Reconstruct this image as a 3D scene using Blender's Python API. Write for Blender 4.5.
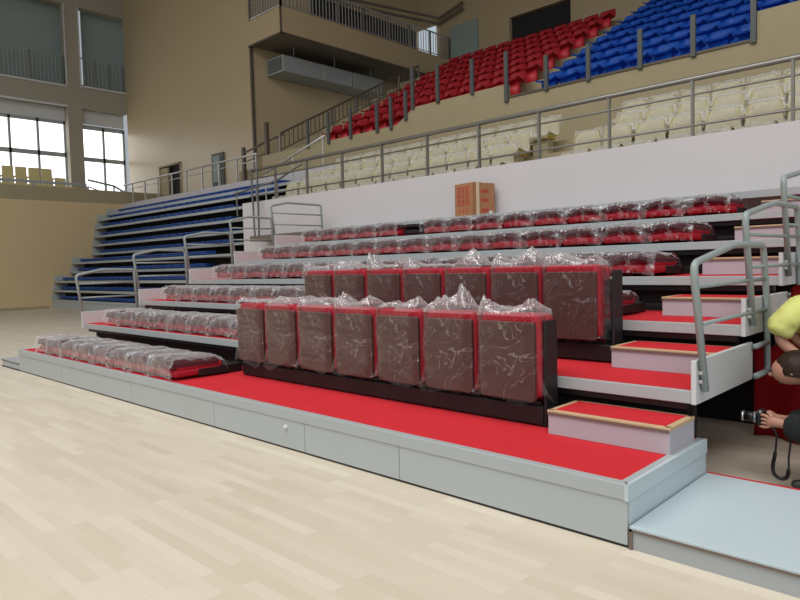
import bpy, bmesh, math, random
from mathutils import Vector, Matrix, noise
C = bpy.context.scene.collection
for o in list(bpy.data.objects): bpy.data.objects.remove(o)
PI = math.pi

# ------------------------------------------------------------------ camera
cd = bpy.data.cameras.new('camera'); cam = bpy.data.objects.new('camera', cd); C.objects.link(cam)
cd.sensor_width = 36; cd.lens = 655.92 / 800 * 36; cd.clip_end = 300
Rv, Uv, Fv = Vector((.72131, .69213, -.02576)), Vector((-.01842, .05634, .99824)), Vector((-.69237, .71957, -.05339))
M = Matrix.Identity(4)
for i in range(3):
    M[i][0], M[i][1], M[i][2] = Rv[i], Uv[i], -Fv[i]
    M[i][3] = (1.3585, -2.9281, 1.3778)[i]
cam.matrix_world = M
bpy.context.scene.camera = cam

# ------------------------------------------------------------------ light
sc = bpy.context.scene
sc.view_settings.view_transform = 'Standard'; sc.view_settings.look = 'None'
sc.view_settings.gamma = 1; sc.view_settings.use_curve_mapping = False
sc.view_settings.exposure = 0.0
w = bpy.data.worlds.new('world'); sc.world = w; w.use_nodes = True
bg = w.node_tree.nodes['Background']; bg.inputs[0].default_value = (.86, .93, 1.0, 1); bg.inputs[1].default_value = .44
def area(name, loc, target, sx, sy, power, col):
    l = bpy.data.lights.new(name, 'AREA'); l.shape = 'RECTANGLE'; l.size = sx; l.size_y = sy; l.energy = power; l.color = col
    o = bpy.data.objects.new(name, l); C.objects.link(o); o.location = loc
    o.rotation_euler = (Vector(target) - Vector(loc)).to_track_quat('-Z', 'Y').to_euler()
    return o
area('roof_skylight', (-1.5, -7.5, 15.5), (-1.5, -7.4, 0), 22, 14, 3700, (1, .985, .965))
area('side_windows', (14, -14, 8), (-4, 2, 2), 14, 7, 900, (.85, .93, 1))

# ------------------------------------------------------------------ materials
def srgb(r, g, b):
    f = lambda c: (c / 255 / 12.92) if c / 255 <= .04045 else ((c / 255 + .055) / 1.055) ** 2.4
    return (f(r), f(g), f(b), 1)
def mat(name, col, rough=.6, metal=0, var=.06, scale=8, bump=0, spec=.5):
    m = bpy.data.materials.new(name); m.use_nodes = True
    nt = m.node_tree; b = nt.nodes['Principled BSDF']
    b.inputs['Roughness'].default_value = rough; b.inputs['Metallic'].default_value = metal
    b.inputs['Specular IOR Level'].default_value = spec
    tc = nt.nodes.new('ShaderNodeTexCoord'); n = nt.nodes.new('ShaderNodeTexNoise'); n.inputs['Scale'].default_value = scale
    n.inputs['Detail'].default_value = 4
    nt.links.new(tc.outputs['Object'], n.inputs['Vector'])
    mr = nt.nodes.new('ShaderNodeMapRange'); mr.inputs[3].default_value = 1 - var; mr.inputs[4].default_value = 1 + var
    nt.links.new(n.outputs['Fac'], mr.inputs[0])
    mx = nt.nodes.new('ShaderNodeVectorMath'); mx.operation = 'SCALE'; mx.inputs[0].default_value = col[:3]
    nt.links.new(mr.outputs[0], mx.inputs['Scale']); nt.links.new(mx.outputs[0], b.inputs['Base Color'])
    if bump:
        bp = nt.nodes.new('ShaderNodeBump'); bp.inputs['Strength'].default_value = bump; bp.inputs['Distance'].default_value = .01
        nt.links.new(n.outputs['Fac'], bp.inputs['Height']); nt.links.new(bp.outputs[0], b.inputs['Normal'])
    return m
def emit(name, col, s):
    m = bpy.data.materials.new(name); m.use_nodes = True; nt = m.node_tree; nt.nodes.clear()
    e = nt.nodes.new('ShaderNodeEmission'); e.inputs[0].default_value = col; e.inputs[1].default_value = s
    o = nt.nodes.new('ShaderNodeOutputMaterial'); nt.links.new(e.outputs[0], o.inputs[0]); return m
def wood_floor():
    m = bpy.data.materials.new('maple_parquet'); m.use_nodes = True; nt = m.node_tree; b = nt.nodes['Principled BSDF']
    tc = nt.nodes.new('ShaderNodeTexCoord')
    br = nt.nodes.new('ShaderNodeTexBrick'); br.offset = .37; br.offset_frequency = 2
    br.inputs['Scale'].default_value = 1; br.inputs['Brick Width'].default_value = .55; br.inputs['Row Height'].default_value = .075
    br.inputs['Mortar Size'].default_value = .0006; br.inputs['Bias'].default_value = .0
    br.inputs['Color1'].default_value = srgb(211, 200, 181); br.inputs['Color2'].default_value = srgb(200, 187, 166)
    br.inputs['Mortar'].default_value = srgb(194, 177, 154)
    nt.links.new(tc.outputs['Object'], br.inputs['Vector'])
    n = nt.nodes.new('ShaderNodeTexNoise'); n.inputs['Scale'].default_value = .8; n.inputs['Detail'].default_value = 5
    mp = nt.nodes.new('ShaderNodeMapping'); mp.inputs['Scale'].default_value = (.6, 5, 1)
    nt.links.new(tc.outputs['Object'], mp.inputs[0]); nt.links.new(mp.outputs[0], n.inputs['Vector'])
    mr = nt.nodes.new('ShaderNodeMapRange'); mr.inputs[3].default_value = .93; mr.inputs[4].default_value = 1.06
    nt.links.new(n.outputs['Fac'], mr.inputs[0])
    mx = nt.nodes.new('ShaderNodeVectorMath'); mx.operation = 'SCALE'
    nt.links.new(br.outputs['Color'], mx.inputs[0]); nt.links.new(mr.outputs[0], mx.inputs['Scale']); nt.links.new(mx.outputs[0], b.inputs['Base Color'])
    b.inputs['Roughness'].default_value = .42; b.inputs['Specular IOR Level'].default_value = .35
    return m
def film(name, haze=.16, wr=.5, tint=(.95, .95, .95, 1), fac=.3, dif=.5, rough=.2, wd=.014, sc=9):
    """clear polythene: mostly see-through, glossy, milky where it is creased or seen edge on, which also paints in glare"""
    m = bpy.data.materials.new(name); m.use_nodes = True; nt = m.node_tree; nt.nodes.clear()
    N = nt.nodes.new; L = nt.links.new
    out = N('ShaderNodeOutputMaterial'); mix = N('ShaderNodeMixShader'); tr = N('ShaderNodeBsdfTransparent'); tr.inputs[0].default_value = tint
    gl = N('ShaderNodeBsdfGlossy'); gl.inputs['Roughness'].default_value = rough; gl.inputs['Color'].default_value = (1, 1, 1, 1)
    df = N('ShaderNodeBsdfDiffuse'); df.inputs['Color'].default_value = (.82, .82, .82, 1)
    m2 = N('ShaderNodeMixShader'); m2.inputs[0].default_value = dif; L(gl.outputs[0], m2.inputs[1]); L(df.outputs[0], m2.inputs[2])
    tc = N('ShaderNodeTexCoord'); n = N('ShaderNodeTexNoise'); n.inputs['Scale'].default_value = sc; n.inputs['Detail'].default_value = 3; n.inputs['Distortion'].default_value = 1.2
    L(tc.outputs['Object'], n.inputs['Vector'])
    bp = N('ShaderNodeBump'); bp.inputs['Strength'].default_value = .7; bp.inputs['Distance'].default_value = .02
    L(n.outputs['Fac'], bp.inputs['Height']); L(bp.outputs[0], gl.inputs['Normal'])
    # creases: thin ridges of the noise, whitened to paint in reflection streaks
    s = N('ShaderNodeMath'); s.operation = 'SUBTRACT'; s.inputs[1].default_value = .5; L(n.outputs['Fac'], s.inputs[0])
    a = N('ShaderNodeMath'); a.operation = 'ABSOLUTE'; L(s.outputs[0], a.inputs[0])
    mr = N('ShaderNodeMapRange'); mr.inputs[1].default_value = 0; mr.inputs[2].default_value = wd; mr.inputs[3].default_value = wr; mr.inputs[4].default_value = 0
    L(a.outputs[0], mr.inputs[0])
    lw = N('ShaderNodeLayerWeight'); lw.inputs[0].default_value = .35
    f2 = N('ShaderNodeMath'); f2.operation = 'MULTIPLY_ADD'; f2.inputs[1].default_value = fac; f2.inputs[2].default_value = haze; L(lw.outputs['Facing'], f2.inputs[0])
    p3 = N('ShaderNodeMath'); p3.operation = 'ADD'; p3.use_clamp = True; L(f2.outputs[0], p3.inputs[0]); L(mr.outputs[0], p3.inputs[1])
    mn = N('ShaderNodeMath'); mn.operation = 'MINIMUM'; mn.inputs[1].default_value = .8; L(p3.outputs[0], mn.inputs[0])
    L(mn.outputs[0], mix.inputs[0]); L(tr.outputs[0], mix.inputs[1]); L(m2.outputs[0], mix.inputs[2]); L(mix.outputs[0], out.inputs[0])
    return m
MT = dict(
    floor=wood_floor(),
    tan=mat('tan_plaster', srgb(178, 158, 124), .38, scale=.7, var=.05, spec=.6),
    tan_grey=mat('grey_tan_plaster', srgb(158, 150, 134), .8, scale=.7, var=.05),
    tan_low=mat('tan_panel_wall', srgb(200, 176, 134), .7, scale=.5, var=.04),
    concrete=mat('painted_concrete', srgb(158, 145, 114), .85, scale=2, var=.08),
    white=mat('white_wall_paint', srgb(196, 190, 190), .75, scale=.6, var=.03),
    offwhite=mat('pale_grey_panel', srgb(198, 198, 196), .55, scale=3, var=.02),
    fascia=mat('grey_steel_panel', srgb(170, 176, 175), .42, scale=2, var=.03),
    nose=mat('aluminium_nosing', srgb(166, 171, 171), .4, metal=.0, scale=4, var=.03),
    pad=mat('pale_blue_grey_board', srgb(184, 197, 201), .4, scale=2, var=.03),
    padside=mat('grey_board_edge', srgb(160, 164, 164), .5, scale=2, var=.03),
    trimbr=mat('brown_edge_strip', srgb(110, 95, 85), .5),
    carpet=mat('red_carpet', srgb(196, 40, 48), .9, scale=5, var=.12, bump=.1, spec=.2),
    wood=mat('light_wood_edging', srgb(196, 166, 128), .5, scale=14, var=.12),
    stepgrey=mat('lilac_grey_board', srgb(176, 172, 178), .5, scale=3, var=.03),
    black=mat('black_steel', srgb(24, 23, 24), .5, scale=6, var=.2),
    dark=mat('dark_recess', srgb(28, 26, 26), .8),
    red=mat('red_upholstery', srgb(164, 26, 42), .75, scale=30, var=.08, spec=.3),
    brown=mat('brown_seat_shell', srgb(80, 50, 45), .5, scale=10, var=.06),
    maroon=mat('maroon_back_panel', srgb(78, 32, 38), .55, scale=10, var=.08),
    redseat=mat('red_stadium_plastic', srgb(192, 40, 50), .5, scale=3, var=.1),
    blueseat=mat('blue_stadium_plastic', srgb(34, 98, 204), .45, scale=3, var=.1),
    bluefold=mat('blue_folded_plastic', srgb(34, 78, 150), .5, scale=3, var=.1),
    cream=mat('cream_seat_plastic', srgb(226, 214, 168), .6, scale=6, var=.07),
    mustard=mat('mustard_seat_underside', srgb(176, 148, 52), .6),
    yellowseat=mat('pale_yellow_plastic', srgb(206, 190, 136), .6),
    rail=mat('grey_painted_tube', srgb(144, 153, 150), .42, metal=.0, var=.03),
    steel=mat('stainless_steel', srgb(138, 134, 128), .35, metal=.6, var=.05),
    steelb=mat('bright_steel', srgb(186, 184, 180), .35, metal=.4, var=.05),
    darkrail=mat('dark_bronze_rail', srgb(96, 84, 74), .45, metal=.3),
    post=mat('grey_steel_post', srgb(84, 86, 84), .5, metal=.3),
    duct=mat('galvanised_duct', srgb(160, 165, 165), .45, metal=.3, scale=4, var=.08),
    grille=mat('dark_grille', srgb(70, 76, 68), .6),
    glassdk=mat('dark_green_glass', srgb(140, 152, 146), .7, scale=.4, var=.15),
    card=mat('brown_cardboard', srgb(166, 116, 78), .8, scale=8, var=.06),
    cardin=mat('cardboard_inside', srgb(120, 92, 66), .85),
    print=mat('red_printing', srgb(180, 66, 58), .8),
    tape=mat('pale_packing_tape', srgb(214, 190, 158), .35),
    skin=mat('skin', srgb(176, 126, 104), .55, scale=20, var=.05),
    hair=mat('brown_hair', srgb(66, 44, 32), .55, scale=40, var=.35, bump=.5),
    jacket=mat('black_cloth', srgb(22, 24, 25), .85, scale=14, var=.2, bump=.3),
    shoe=mat('dark_shoe_leather', srgb(40, 38, 40), .5),
    yellow=mat('yellow_cotton', srgb(214, 214, 124), .85, scale=14, var=.06, bump=.3),
    drape=mat('red_cloth', srgb(170, 14, 26), .9, scale=5, var=.12),
    silver=mat('silver_metal', srgb(190, 192, 196), .25, metal=.9),
    lens=mat('black_plastic', srgb(18, 18, 20), .3),
    soffit=mat('grey_soffit', srgb(112, 104, 90), .8),
    clothdk=mat('dark_trousers', srgb(40, 42, 50), .85),
    film=film('clear_polythene_film', -.03, .2, fac=.36, sc=4.5, wd=.009, rough=.16, dif=.25, tint=(.97, .97, .97, 1)),
    tuft=film('bunched_polythene_film', .09, .28, fac=.62, sc=12, rough=.16, dif=.5),
    filmheavy=film('crumpled_polythene_film', -.03, .24, fac=.62, sc=5.5, wd=.018, rough=.14, dif=.55),
    filmcream=film('milky_polythene_film', .10, .3, fac=.4, dif=.85, rough=.4),
    pane=emit('daylit_glass', (1, 1, 1, 1), 2.2),
    sign=emit('bright_screen', (.75, .85, .95, 1), .6),
)

# ------------------------------------------------------------------ helpers
class MB:
    def __init__(s): s.bm = bmesh.new()
    def box(s, a, b, bev=0, mtx=None, seg=2):
        a, b = Vector(a), Vector(b)
        r = bmesh.ops.create_cube(s.bm, size=1)
        vs = r['verts']
        for v in vs:
            v.co = Vector(((a[i] + b[i]) / 2 + v.co[i] * abs(b[i] - a[i])) for i in range(3))
        if bev:
            es = list({e for v in vs for e in v.link_edges})
            rb = bmesh.ops.bevel(s.bm, geom=es, offset=bev, segments=seg, affect='EDGES', profile=.5)
            vs = list({v for f in rb['faces'] for v in f.verts} | {v for v in vs if v.is_valid})
        if mtx is not None:
            for v in vs: v.co = mtx @ v.co
        return s
    def tube(s, pts, r, n=8, closed=False):
        pts = [Vector(p) for p in pts]; rings = []
        up = None
        for i, p in enumerate(pts):
            if i == 0: t = (pts[1] - p)
            elif i == len(pts) - 1: t = (p - pts[i - 1])
            else: t = (pts[i + 1] - p).normalized() + (p - pts[i - 1]).normalized()
            t.normalize()
            if up is None:
                up = Vector((0, 0, 1)) if abs(t.z) < .9 else Vector((1, 0, 0))
            x = t.cross(up)
            if x.length < 1e-4: x = t.orthogonal()
            x.normalize(); y = x.cross(t); up = y
            rr = r[i] if isinstance(r, (list, tuple)) else r
            rings.append([s.bm.verts.new(p + (x * math.cos(2 * PI * k / n) + y * math.sin(2 * PI * k / n)) * rr) for k in range(n)])
        for a, b in zip(rings, rings[1:]):
            for k in range(n): s.bm.faces.new((a[k], a[(k + 1) % n], b[(k + 1) % n], b[k]))
        s.bm.faces.new(rings[0][::-1]); s.bm.faces.new(rings[-1])
        return s
    def prism(s, prof, axis, a, b):
        """prof: list of 2-D points, extruded along axis from a to b"""
        def P(p, t):
            q = list(p); q.insert(axis, t); return Vector(q)
        A = [s.bm.verts.new(P(p, a)) for p in prof]; B = [s.bm.verts.new(P(p, b)) for p in prof]
        n = len(prof)
        for i in range(n): s.bm.faces.new((A[i], A[(i + 1) % n], B[(i + 1) % n], B[i]))
        s.bm.faces.new(A[::-1]); s.bm.faces.new(B)
        return s
    def grid(s, fn, nu, nv, closed_u=False):
        g = [[s.bm.verts.new(fn(i / nu, j / nv)) for i in range(nu + (0 if closed_u else 1))] for j in range(nv + 1)]
        m = nu if closed_u else nu
        for j in range(nv):
            for i in range(m):
                i2 = (i + 1) % nu if closed_u else i + 1
                s.bm.faces.new((g[j][i], g[j][i2], g[j + 1][i2], g[j + 1][i]))
        return g
    def solid(s, t):
        bmesh.ops.solidify(s.bm, geom=list(s.bm.faces), thickness=t); return s
    def mesh(s, name, m, smooth=False):
        bmesh.ops.recalc_face_normals(s.bm, faces=list(s.bm.faces))
        me = bpy.data.meshes.new(name); s.bm.to_mesh(me); s.bm.free()
        me.materials.append(m if not isinstance(m, str) else MT[m])
        if smooth:
            for p in me.polygons: p.use_smooth = True
        return me
    def build(s, name, m, parent=None, smooth=False):
        return link(name, s.mesh(name, m, smooth), parent)
def link(name, me, parent=None, loc=None):
    o = bpy.data.objects.new(name, me); C.objects.link(o)
    if parent is not None: o.parent = parent
    if loc is not None: o.location = loc
    return o
def tag(o, label=None, cat=None, group=None, kind=None):
    if label: o['label'] = label
    if cat: o['category'] = cat
    if group: o['group'] = group
    if kind: o['kind'] = kind
    return o
def thing(name, label, cat, loc=(0, 0, 0), rz=0, group=None):
    o = bpy.data.objects.new(name, None); C.objects.link(o); o.empty_display_size = .1
    o.location = loc; o.rotation_euler = (0, 0, rz)
    return tag(o, label, cat, group)
def children(o): return [c for c in KIDS.get(o.name, [])]
KIDS = {}
def dup(root, kids, loc, rz=0, label=None, group=None):
    r = root.copy(); C.objects.link(r); r.location = loc; r.rotation_euler = (0, 0, rz)
    if label: r['label'] = label
    if group: r['group'] = group
    for ch in kids:
        c = ch.copy(); C.objects.link(c); c.parent = r
    return r
def struct(name, mb, m, smooth=False): return tag(mb.build(name, m, None, smooth), kind='structure')
ORD = ['zeroth', 'first', 'second', 'third', 'fourth', 'fifth', 'sixth', 'seventh', 'eighth', 'ninth', 'tenth', 'eleventh', 'twelfth',
       'thirteenth', 'fourteenth', 'fifteenth', 'sixteenth', 'seventeenth', 'eighteenth', 'nineteenth', 'twentieth', 'twenty-first',
       'twenty-second', 'twenty-third', 'twenty-fourth', 'twenty-fifth', 'twenty-sixth', 'twenty-seventh', 'twenty-eighth']
def nz(x, y, z=0): return noise.noise(Vector((x, y, z)))

# ------------------------------------------------------------------ setting
XL, XR, D, H0, RI = -9.07, 0.0, .9, .306, .304
ZK = lambda k: H0 + RI * k
struct('floor', MB().box((-34, -30, -.1), (16, 24, 0)), 'floor')
struct('wall_left', MB().box((-27.4, -26, 0), (-27, 9.6, 4.3)), 'tan_low')
struct('trim_1', MB().box((-27.0, -26, 0), (-26.97, 6.25, .1)), 'concrete')
# grey parapet on top of the left wall, with its coping
struct('wall_left_parapet', MB().box((-27.3, -26, 4.3), (-27.05, 11.3, 4.86)), 'concrete')
# white wall behind the red stand, carrying the beige seating
struct('wall_white', MB().box((-12.37, 5.95, 0), (6, 6.12, 2.95)), 'white')
struct('wall_white_return', MB().box((-12.37, 6.12, 0), (-12.1, 9.4, 2.62)), 'white')
# upper white band above the far blue stand
struct('wall_band', MB().box((-27, 9.4, 0), (-12.4, 9.6, 4.3)), 'white')
struct('floor_concourse', MB().box((-27, 9.6, 4.05), (-16.7, 20, 4.26)), 'concrete')
struct('floor_left_gallery', MB().box((-31, -26, 4.0), (-27.3, 11.35, 4.2)), 'concrete')
# beige seating terraces and the passage behind them
for k, (y, z) in enumerate(((6.12, 2.62), (6.92, 2.97), (7.72, 3.34))):
    struct('terrace', MB().box((-12.1, y, 0 if k == 0 else 2.2), (6, y + .8, z)), 'concrete')
struct('terrace', MB().box((-12.1, 8.52, 2.2), (6, 9.5, 3.7)), 'concrete')
# front wall of the upper tier, stepped along its top
up = MB()
for x0, x1, z in ((-16.6, -10.55, 5.0), (-9.75, -7.15, 5.34), (-7.15, -2.1, 5.03), (-2.1, 6, 5.5)):
    up.box((x0, 9.5, 3.4), (x1, 9.66, z))
up.prism([(-10.55, 3.4), (-9.75, 3.4), (-9.75, 5.34), (-9.95, 5.34), (-10.55, 5.0)], 1, 9.5, 9.66)
struct('wall_upper_tier', up, 'concrete')
# upper tier terraces
NT = 9
for k in range(NT):
    y = 9.66 + .8 * k; z = 4.9 + .45 * k
    struct('terrace_upper', MB().box((-16.6, y, z - 1.1), (6, y + .8 + .02, z)), 'concrete')
# aisle steps between the red and the blue blocks
st = MB()
for k in range(NT * 2):
    y = 9.66 + .4 * k; z = 4.9 + .225 * k
    if k % 2: st.box((-7.05, y, z - .225), (-6.6, y + .4, z))
struct('aisle_steps', st, 'concrete')
# tall tan wall, with door openings
struct('wall_back', MB().box((-30.5, 11.35, 4.2), (-26.75 - .55, 11.6, 18)).box((-27.3, 11.35, 6.05), (-25.45, 11.6, 18)).box((-25.45, 11.35, 4.2), (-19.75, 11.6, 18)), 'tan')
struct('wall_recess', MB().box((-20, 11.6, 4.2), (-19.75, 24, 18)), 'tan')
struct('trim_2', MB().box((-19.80, 11.30, 4.26), (-19.70, 11.40, 9.66)), 'darkrail')
# dark doorway and its leaf
d1 = struct('door_1', MB().box((-27.3, 11.55, 4.26), (-25.45, 11.6, 6.05)), 'dark')
MB().box((-27.3, 11.34, 4.26), (-26.6, 11.42, 6.0)).build('door_leaf', 'concrete', d1)
MB().box((-27.36, 11.3, 4.26), (-27.3, 11.36, 6.1)).box((-25.45, 11.3, 4.26), (-25.39, 11.36, 6.1)).box((-27.36, 11.3, 6.05), (-25.39, 11.36, 6.12)).build('door_frame', 'concrete', d1)
d2 = struct('door_2', MB().box((-22.75, 11.28, 4.26), (-21.85, 11.35, 6.05), .01), 'grille')
MB().box((-22.6, 11.25, 4.9), (-22.1, 11.28, 5.95)).build('door_pane', 'glassdk', d2)
# far wall with two storeys of openings
fw = MB()
for y0, y1, z0, z1 in ((8.62, 9.25, 4.2, 18), (-26, 8.62, 9.02, 9.9), (9.25, 11.35, 9.02, 10.0), (-26, 8.62, 13.6, 18), (9.25, 11.35, 13.6, 18), (-26, 8.62, 4.2, 4.7), (9.25, 11.35, 4.2, 4.9), (-26, -4.2, 4.7, 9.02), (-26, -4.2, 9.9, 13.6)):
    fw.box((-30.9, y0, z0), (-30.5, y1, z1))
struct('wall_far', fw, 'tan_grey')
sill = MB()
for y0, y1, z in ((-4.2, 8.62, 9.92), (9.25, 11.35, 10.02), (-4.2, 8.62, 9.02)): sill.box((-30.48, y0, z - .05), (-30.44, y1, z + .03))
for y in (8.62, 9.25): sill.box((-30.48, y - .03, 9.9), (-30.44, y + .03, 13.6))
struct('trim_3', sill, 'offwhite')
def window(n, y0, y1, z0, z1, ys, zs, bar):
    f = MB()
    for y in ys: f.box((-31.02, y - .05, z0), (-30.93, y + .05, z1))
    for z in zs: f.box((-31.02, y0, z - .1), (-30.93, y1, z + .1))
    o = struct('window_%d' % n, f, bar)
    MB().box((-31.1, y0, z0), (-31.06, y1, z1)).build('window_pane', 'pane', o)
    return o
window(1, -4.2, 8.62, 4.7, 8.4, [-3.2, -1.6, 0, 1.6, 3.2, 4.6, 6.3, 7.45, 8.6], [6.85, 8.35], 'duct')
window(2, 9.25, 11.35, 4.9, 8.3, [9.3, 10.35, 11.33], [6.75, 8.25], 'duct')
struct('wall_head', MB().box((-31.0, -4.2, 8.4), (-30.92, 11.35, 9.05)), 'offwhite')
def dark_window(n, y0, y1, z0, z1):
    o = struct('window_%d' % n, MB().box((-31.5, y0 - (1.5 if n == 3 else -.5), z0 - .3), (-31.4, y1 + (.9 if n == 3 else 2), z1 + .6)), 'glassdk')
    return o
dark_window(3, -4.2, 8.62, 9.9, 13.6); dark_window(4, 9.25, 11.35, 10.0, 13.6)
struct('floor_upper_gallery', MB().box((-31.5, -4.2, 9.7), (-30.9, 11.35, 9.9)), 'concrete')
# projecting balcony box
struct('balcony', MB().box((-19.75, 11.36, 9.66), (-17.83, 20.7, 9.86)), 'soffit')
struct('balcony_front', MB().box((-19.75, 11.25, 9.62), (-17.72, 11.35, 10.52)).box((-17.82, 11.35, 9.62), (-17.72, 20.7, 10.55)), 'tan')
struct('trim_4', MB().box((-19.75, 11.22, 9.58), (-17.68, 11.27, 9.64)).box((-17.73, 11.22, 9.58), (-17.68, 20.7, 9.64)).box((-17.74, 11.21, 9.6), (-17.69, 11.26, 10.52)), 'darkrail')
# wall behind the upper tier with its dark glazed opening
struct('wall_rear', MB().box((-19.75, 20.7, 8), (-14.6, 21, 18)).box((-14.6, 20.7, 8), (-11.75, 21, 10.3)).box((-14.6, 20.7, 11.6), (-11.75, 21, 18)).box((-11.75, 20.7, 8), (6, 21, 18)), 'tan')
struct('floor_rear', MB().box((-17.8, 16.84, 8.2), (6, 20.7, 8.5)), 'concrete')
struct('window_5', MB().box((-14.6, 20.9, 10.3), (-11.75, 21, 11.6)), 'dark')
struct('ceiling', MB().box((-34, 3.5, 17.5), (16, 24, 17.8)).box((-34, -30, 17.5), (-27, 3.5, 17.8)), 'soffit')

# ------------------------------------------------------------------ red retractable stand: tiers
TIER = ['lowest', 'second', 'third', 'fourth', 'fifth', 'sixth']
def platform(k):
    y0 = D * k; z = ZK(k)
    t = thing('bleacher_platform', '', 'bleacher tier', (0, y0, 0), 0, 'sliding tiers of the red and grey stand')
    t['label'] = ['lowest red-carpeted grey bleacher tier with tall panelled front on the wood floor',
                  'second red-carpeted grey bleacher tier, just above the lowest deck',
                  'third red-carpeted grey bleacher tier, behind the front upright seats',
                  'fourth red-carpeted grey bleacher tier, behind the rear upright seats',
                  'fifth grey bleacher tier, second from the top of the red stand',
                  'highest grey bleacher tier, below the cardboard box'][k]
    dep = 1.05
    MB().box((XL + .03, .03, z - .03), (XR - .03, dep, z)).build('deck', 'carpet', t)
    if k == 0:
        f = MB().box((XL, 0, z - .075), (XR, .03, z + .004), .004).box((XL, .03, z - .002), (XR - .03, .05, z + .004))
        f.build('nosing', 'nose', t)
        xs = [XL, -7.4, -5.4, -3.75, -2.48, -1.51, XR - .0]
        for a, b in zip(xs, xs[1:]):
            MB().box((a + .003, .008, .015), (b - .003, .028, z - .076)).build('fascia_panel', 'fascia', t)
        MB().box((XR - .05, .05, z - .01), (XR - .011, dep, z + .003)).build('side_trim', 'nose', t)
        MB().box((XL, .012, 0), (XR, .026, .016)).build('kick_strip', 'black', t)
        bm = MB(); bmesh.ops.create_uvsphere(bm.bm, u_segments=12, v_segments=8, radius=.02, matrix=Matrix.Translation((-2.7, .004, .17))); bm.build('knob', 'offwhite', t, True)
        MB().box((XR - .03, .031, .0), (XR, dep, z - .01), .003).prism([(-.003, z - .076), (dep, z - .076), (dep, z + .004), (-.003, z + .004)], 0, XR - .012, XR + .006).build('end_panel', 'pad', t)
        MB().box((XL, 0.03, 0), (XL + .03, dep, z + .01), .003).build('end_panel', 'offwhite', t)
        MB().box((XL + .05, dep - .05, .0), (XR - .05, dep - .02, z - .03)).build('rear_frame', 'black', t)
        return t
    MB().box((XL + .005, 0, z - .072), (XR - .03, .03, z + .003), .004).build('nosing', 'nose', t)
    for x, m in ((XL, 'offwhite'), (XR - .03, 'offwhite')):
        MB().box((x, -.01, z - .075), (x + .03, dep, z + .18), .006).build('end_panel', m, t)
    # dark under-frame: cross beam, rear channel, posts
    MB().box((XL + .08, .06, z - .12), (XR - .08, .12, z - .075)).box((XL + .08, .98, z - .09), (XR - .08, 1.03, z - .032)).build('under_beam', 'black', t)
    MB().box((XL + .1, -.02, z - RI + .05), (XR - .1, .0, z - RI + .075)).build('guide_bar', 'black', t)
    for x in (XL + .12, XL + 2.3, -4.55, -2.3, XR - (.1 if k == 1 else 1.3)):
        MB().box((x - .025, .165, .0), (x + .025, .215, z - .12)).build('post', 'black', t)
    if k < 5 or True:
        MB().box((XL + .1, .18, 0.005 if k > 2 else z - RI + .01), (XR - .1, .2, z - .125)).build('shade_sheet', 'dark', t)  # dark sheet added to paint in the deep shade under the tier
    return t
for k in range(6): platform(k)
# top landing at the foot of the white wall
t = thing('top_walkway', 'grey walkway strip along the white wall above the highest folded seats', 'walkway')
MB().box((-9.07, 5.42, ZK(6) - .03), (6, 5.945, ZK(6))).build('deck', 'padside', t)
MB().box((-7.6, 5.4, ZK(6) - .085), (6, 5.43, ZK(6) + .003), .004).build('nosing', 'nose', t)
t = thing('side_landing', 'small brown-topped landing beside the left end of the highest tier', 'landing')
MB().box((-11.35, 5.45, 1.99), (-9.12, 5.94, 2.11)).build('top_board', 'trimbr', t)
MB().box((-10.9, 5.72, 0.0), (-9.12, 5.94, 1.99)).build('body', 'white', t)

# ------------------------------------------------------------------ loose stair boxes in the right hand aisle
for k in range(6):
    y1 = D * (k + 1) - .0; z = ZK(k); y0 = y1 - .30 if k == 0 else y1 - .34
    t = thing('step_box', 'grey step box with red top and wooden edging on the %s red deck' % TIER[k], 'step', (0, 0, z), 0, 'step boxes in the right aisle')
    x0, x1 = -.785, -.035
    zt = .152
    MB().box((x0, y0, 0.001), (x1, y1 + (.06 if k else .06), zt - .022), .002).build('body', 'stepgrey', t)
    e = MB()
    yb = y1 + .06
    for a, b in (((x0 - .004, y0 - .006), (x1 + .004, y0 + .03)), ((x0 - .004, yb - .03), (x1 + .004, yb)), ((x0 - .003, y0 + .004), (x0 + .035, yb - .004)), ((x1 - .035, y0 + .004), (x1 + .003, yb - .004))):
        e.box((a[0], a[1], zt - .022), (b[0], b[1], zt), .003)
    e.build('wood_edging', 'wood', t)
    MB().box((x0 + .034, y0 + .029, zt - .02), (x1 - .034, yb - .029, zt + .001)).build('carpet_top', 'carpet', t)
    MB().box((x0 - .002, y0 - .009, zt - .028), (x1 + .002, y0 - .0065, zt - .012)).build('edge_strip', 'trimbr', t)

# ------------------------------------------------------------------ low grey pads on the court at either end of the stand
t = thing('ramp_pad', 'pale blue-grey low platform on the floor at the right end of the stand', 'platform')
MB().box((.008, 0.004, .095), (3.2, 1.04, .112), .002).build('top_board', 'pad', t)
MB().box((.012, .01, .0), (3.2, .03, .094)).box((.012, .03, 0), (.03, 1.02, .094)).build('skirt', 'padside', t)
MB().box((.008, .0, .088), (3.2, .012, .1)).box((.006, .0, 0), (.022, .012, .1)).build('edge_strip', 'trimbr', t)
MB().box((.01, 1.04, .09), (3.2, 1.052, .116)).build('rear_strip', 'carpet', t)
t = thing('ramp_pad', 'short grey low platform on the floor at the left end of the stand', 'platform')
MB().box((-9.9, 0.0, .10), (-9.08, 1.04, .118), .002).build('top_board', 'padside', t)
MB().box((-9.88, .01, .015), (-9.08, .03, .10)).build('skirt', 'fascia', t)
MB().box((-9.9, .0, .094), (-9.08, .012, .104)).box((-9.9, .0, 0), (-9.08, .012, .014)).build('edge_strip', 'black', t)

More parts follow.
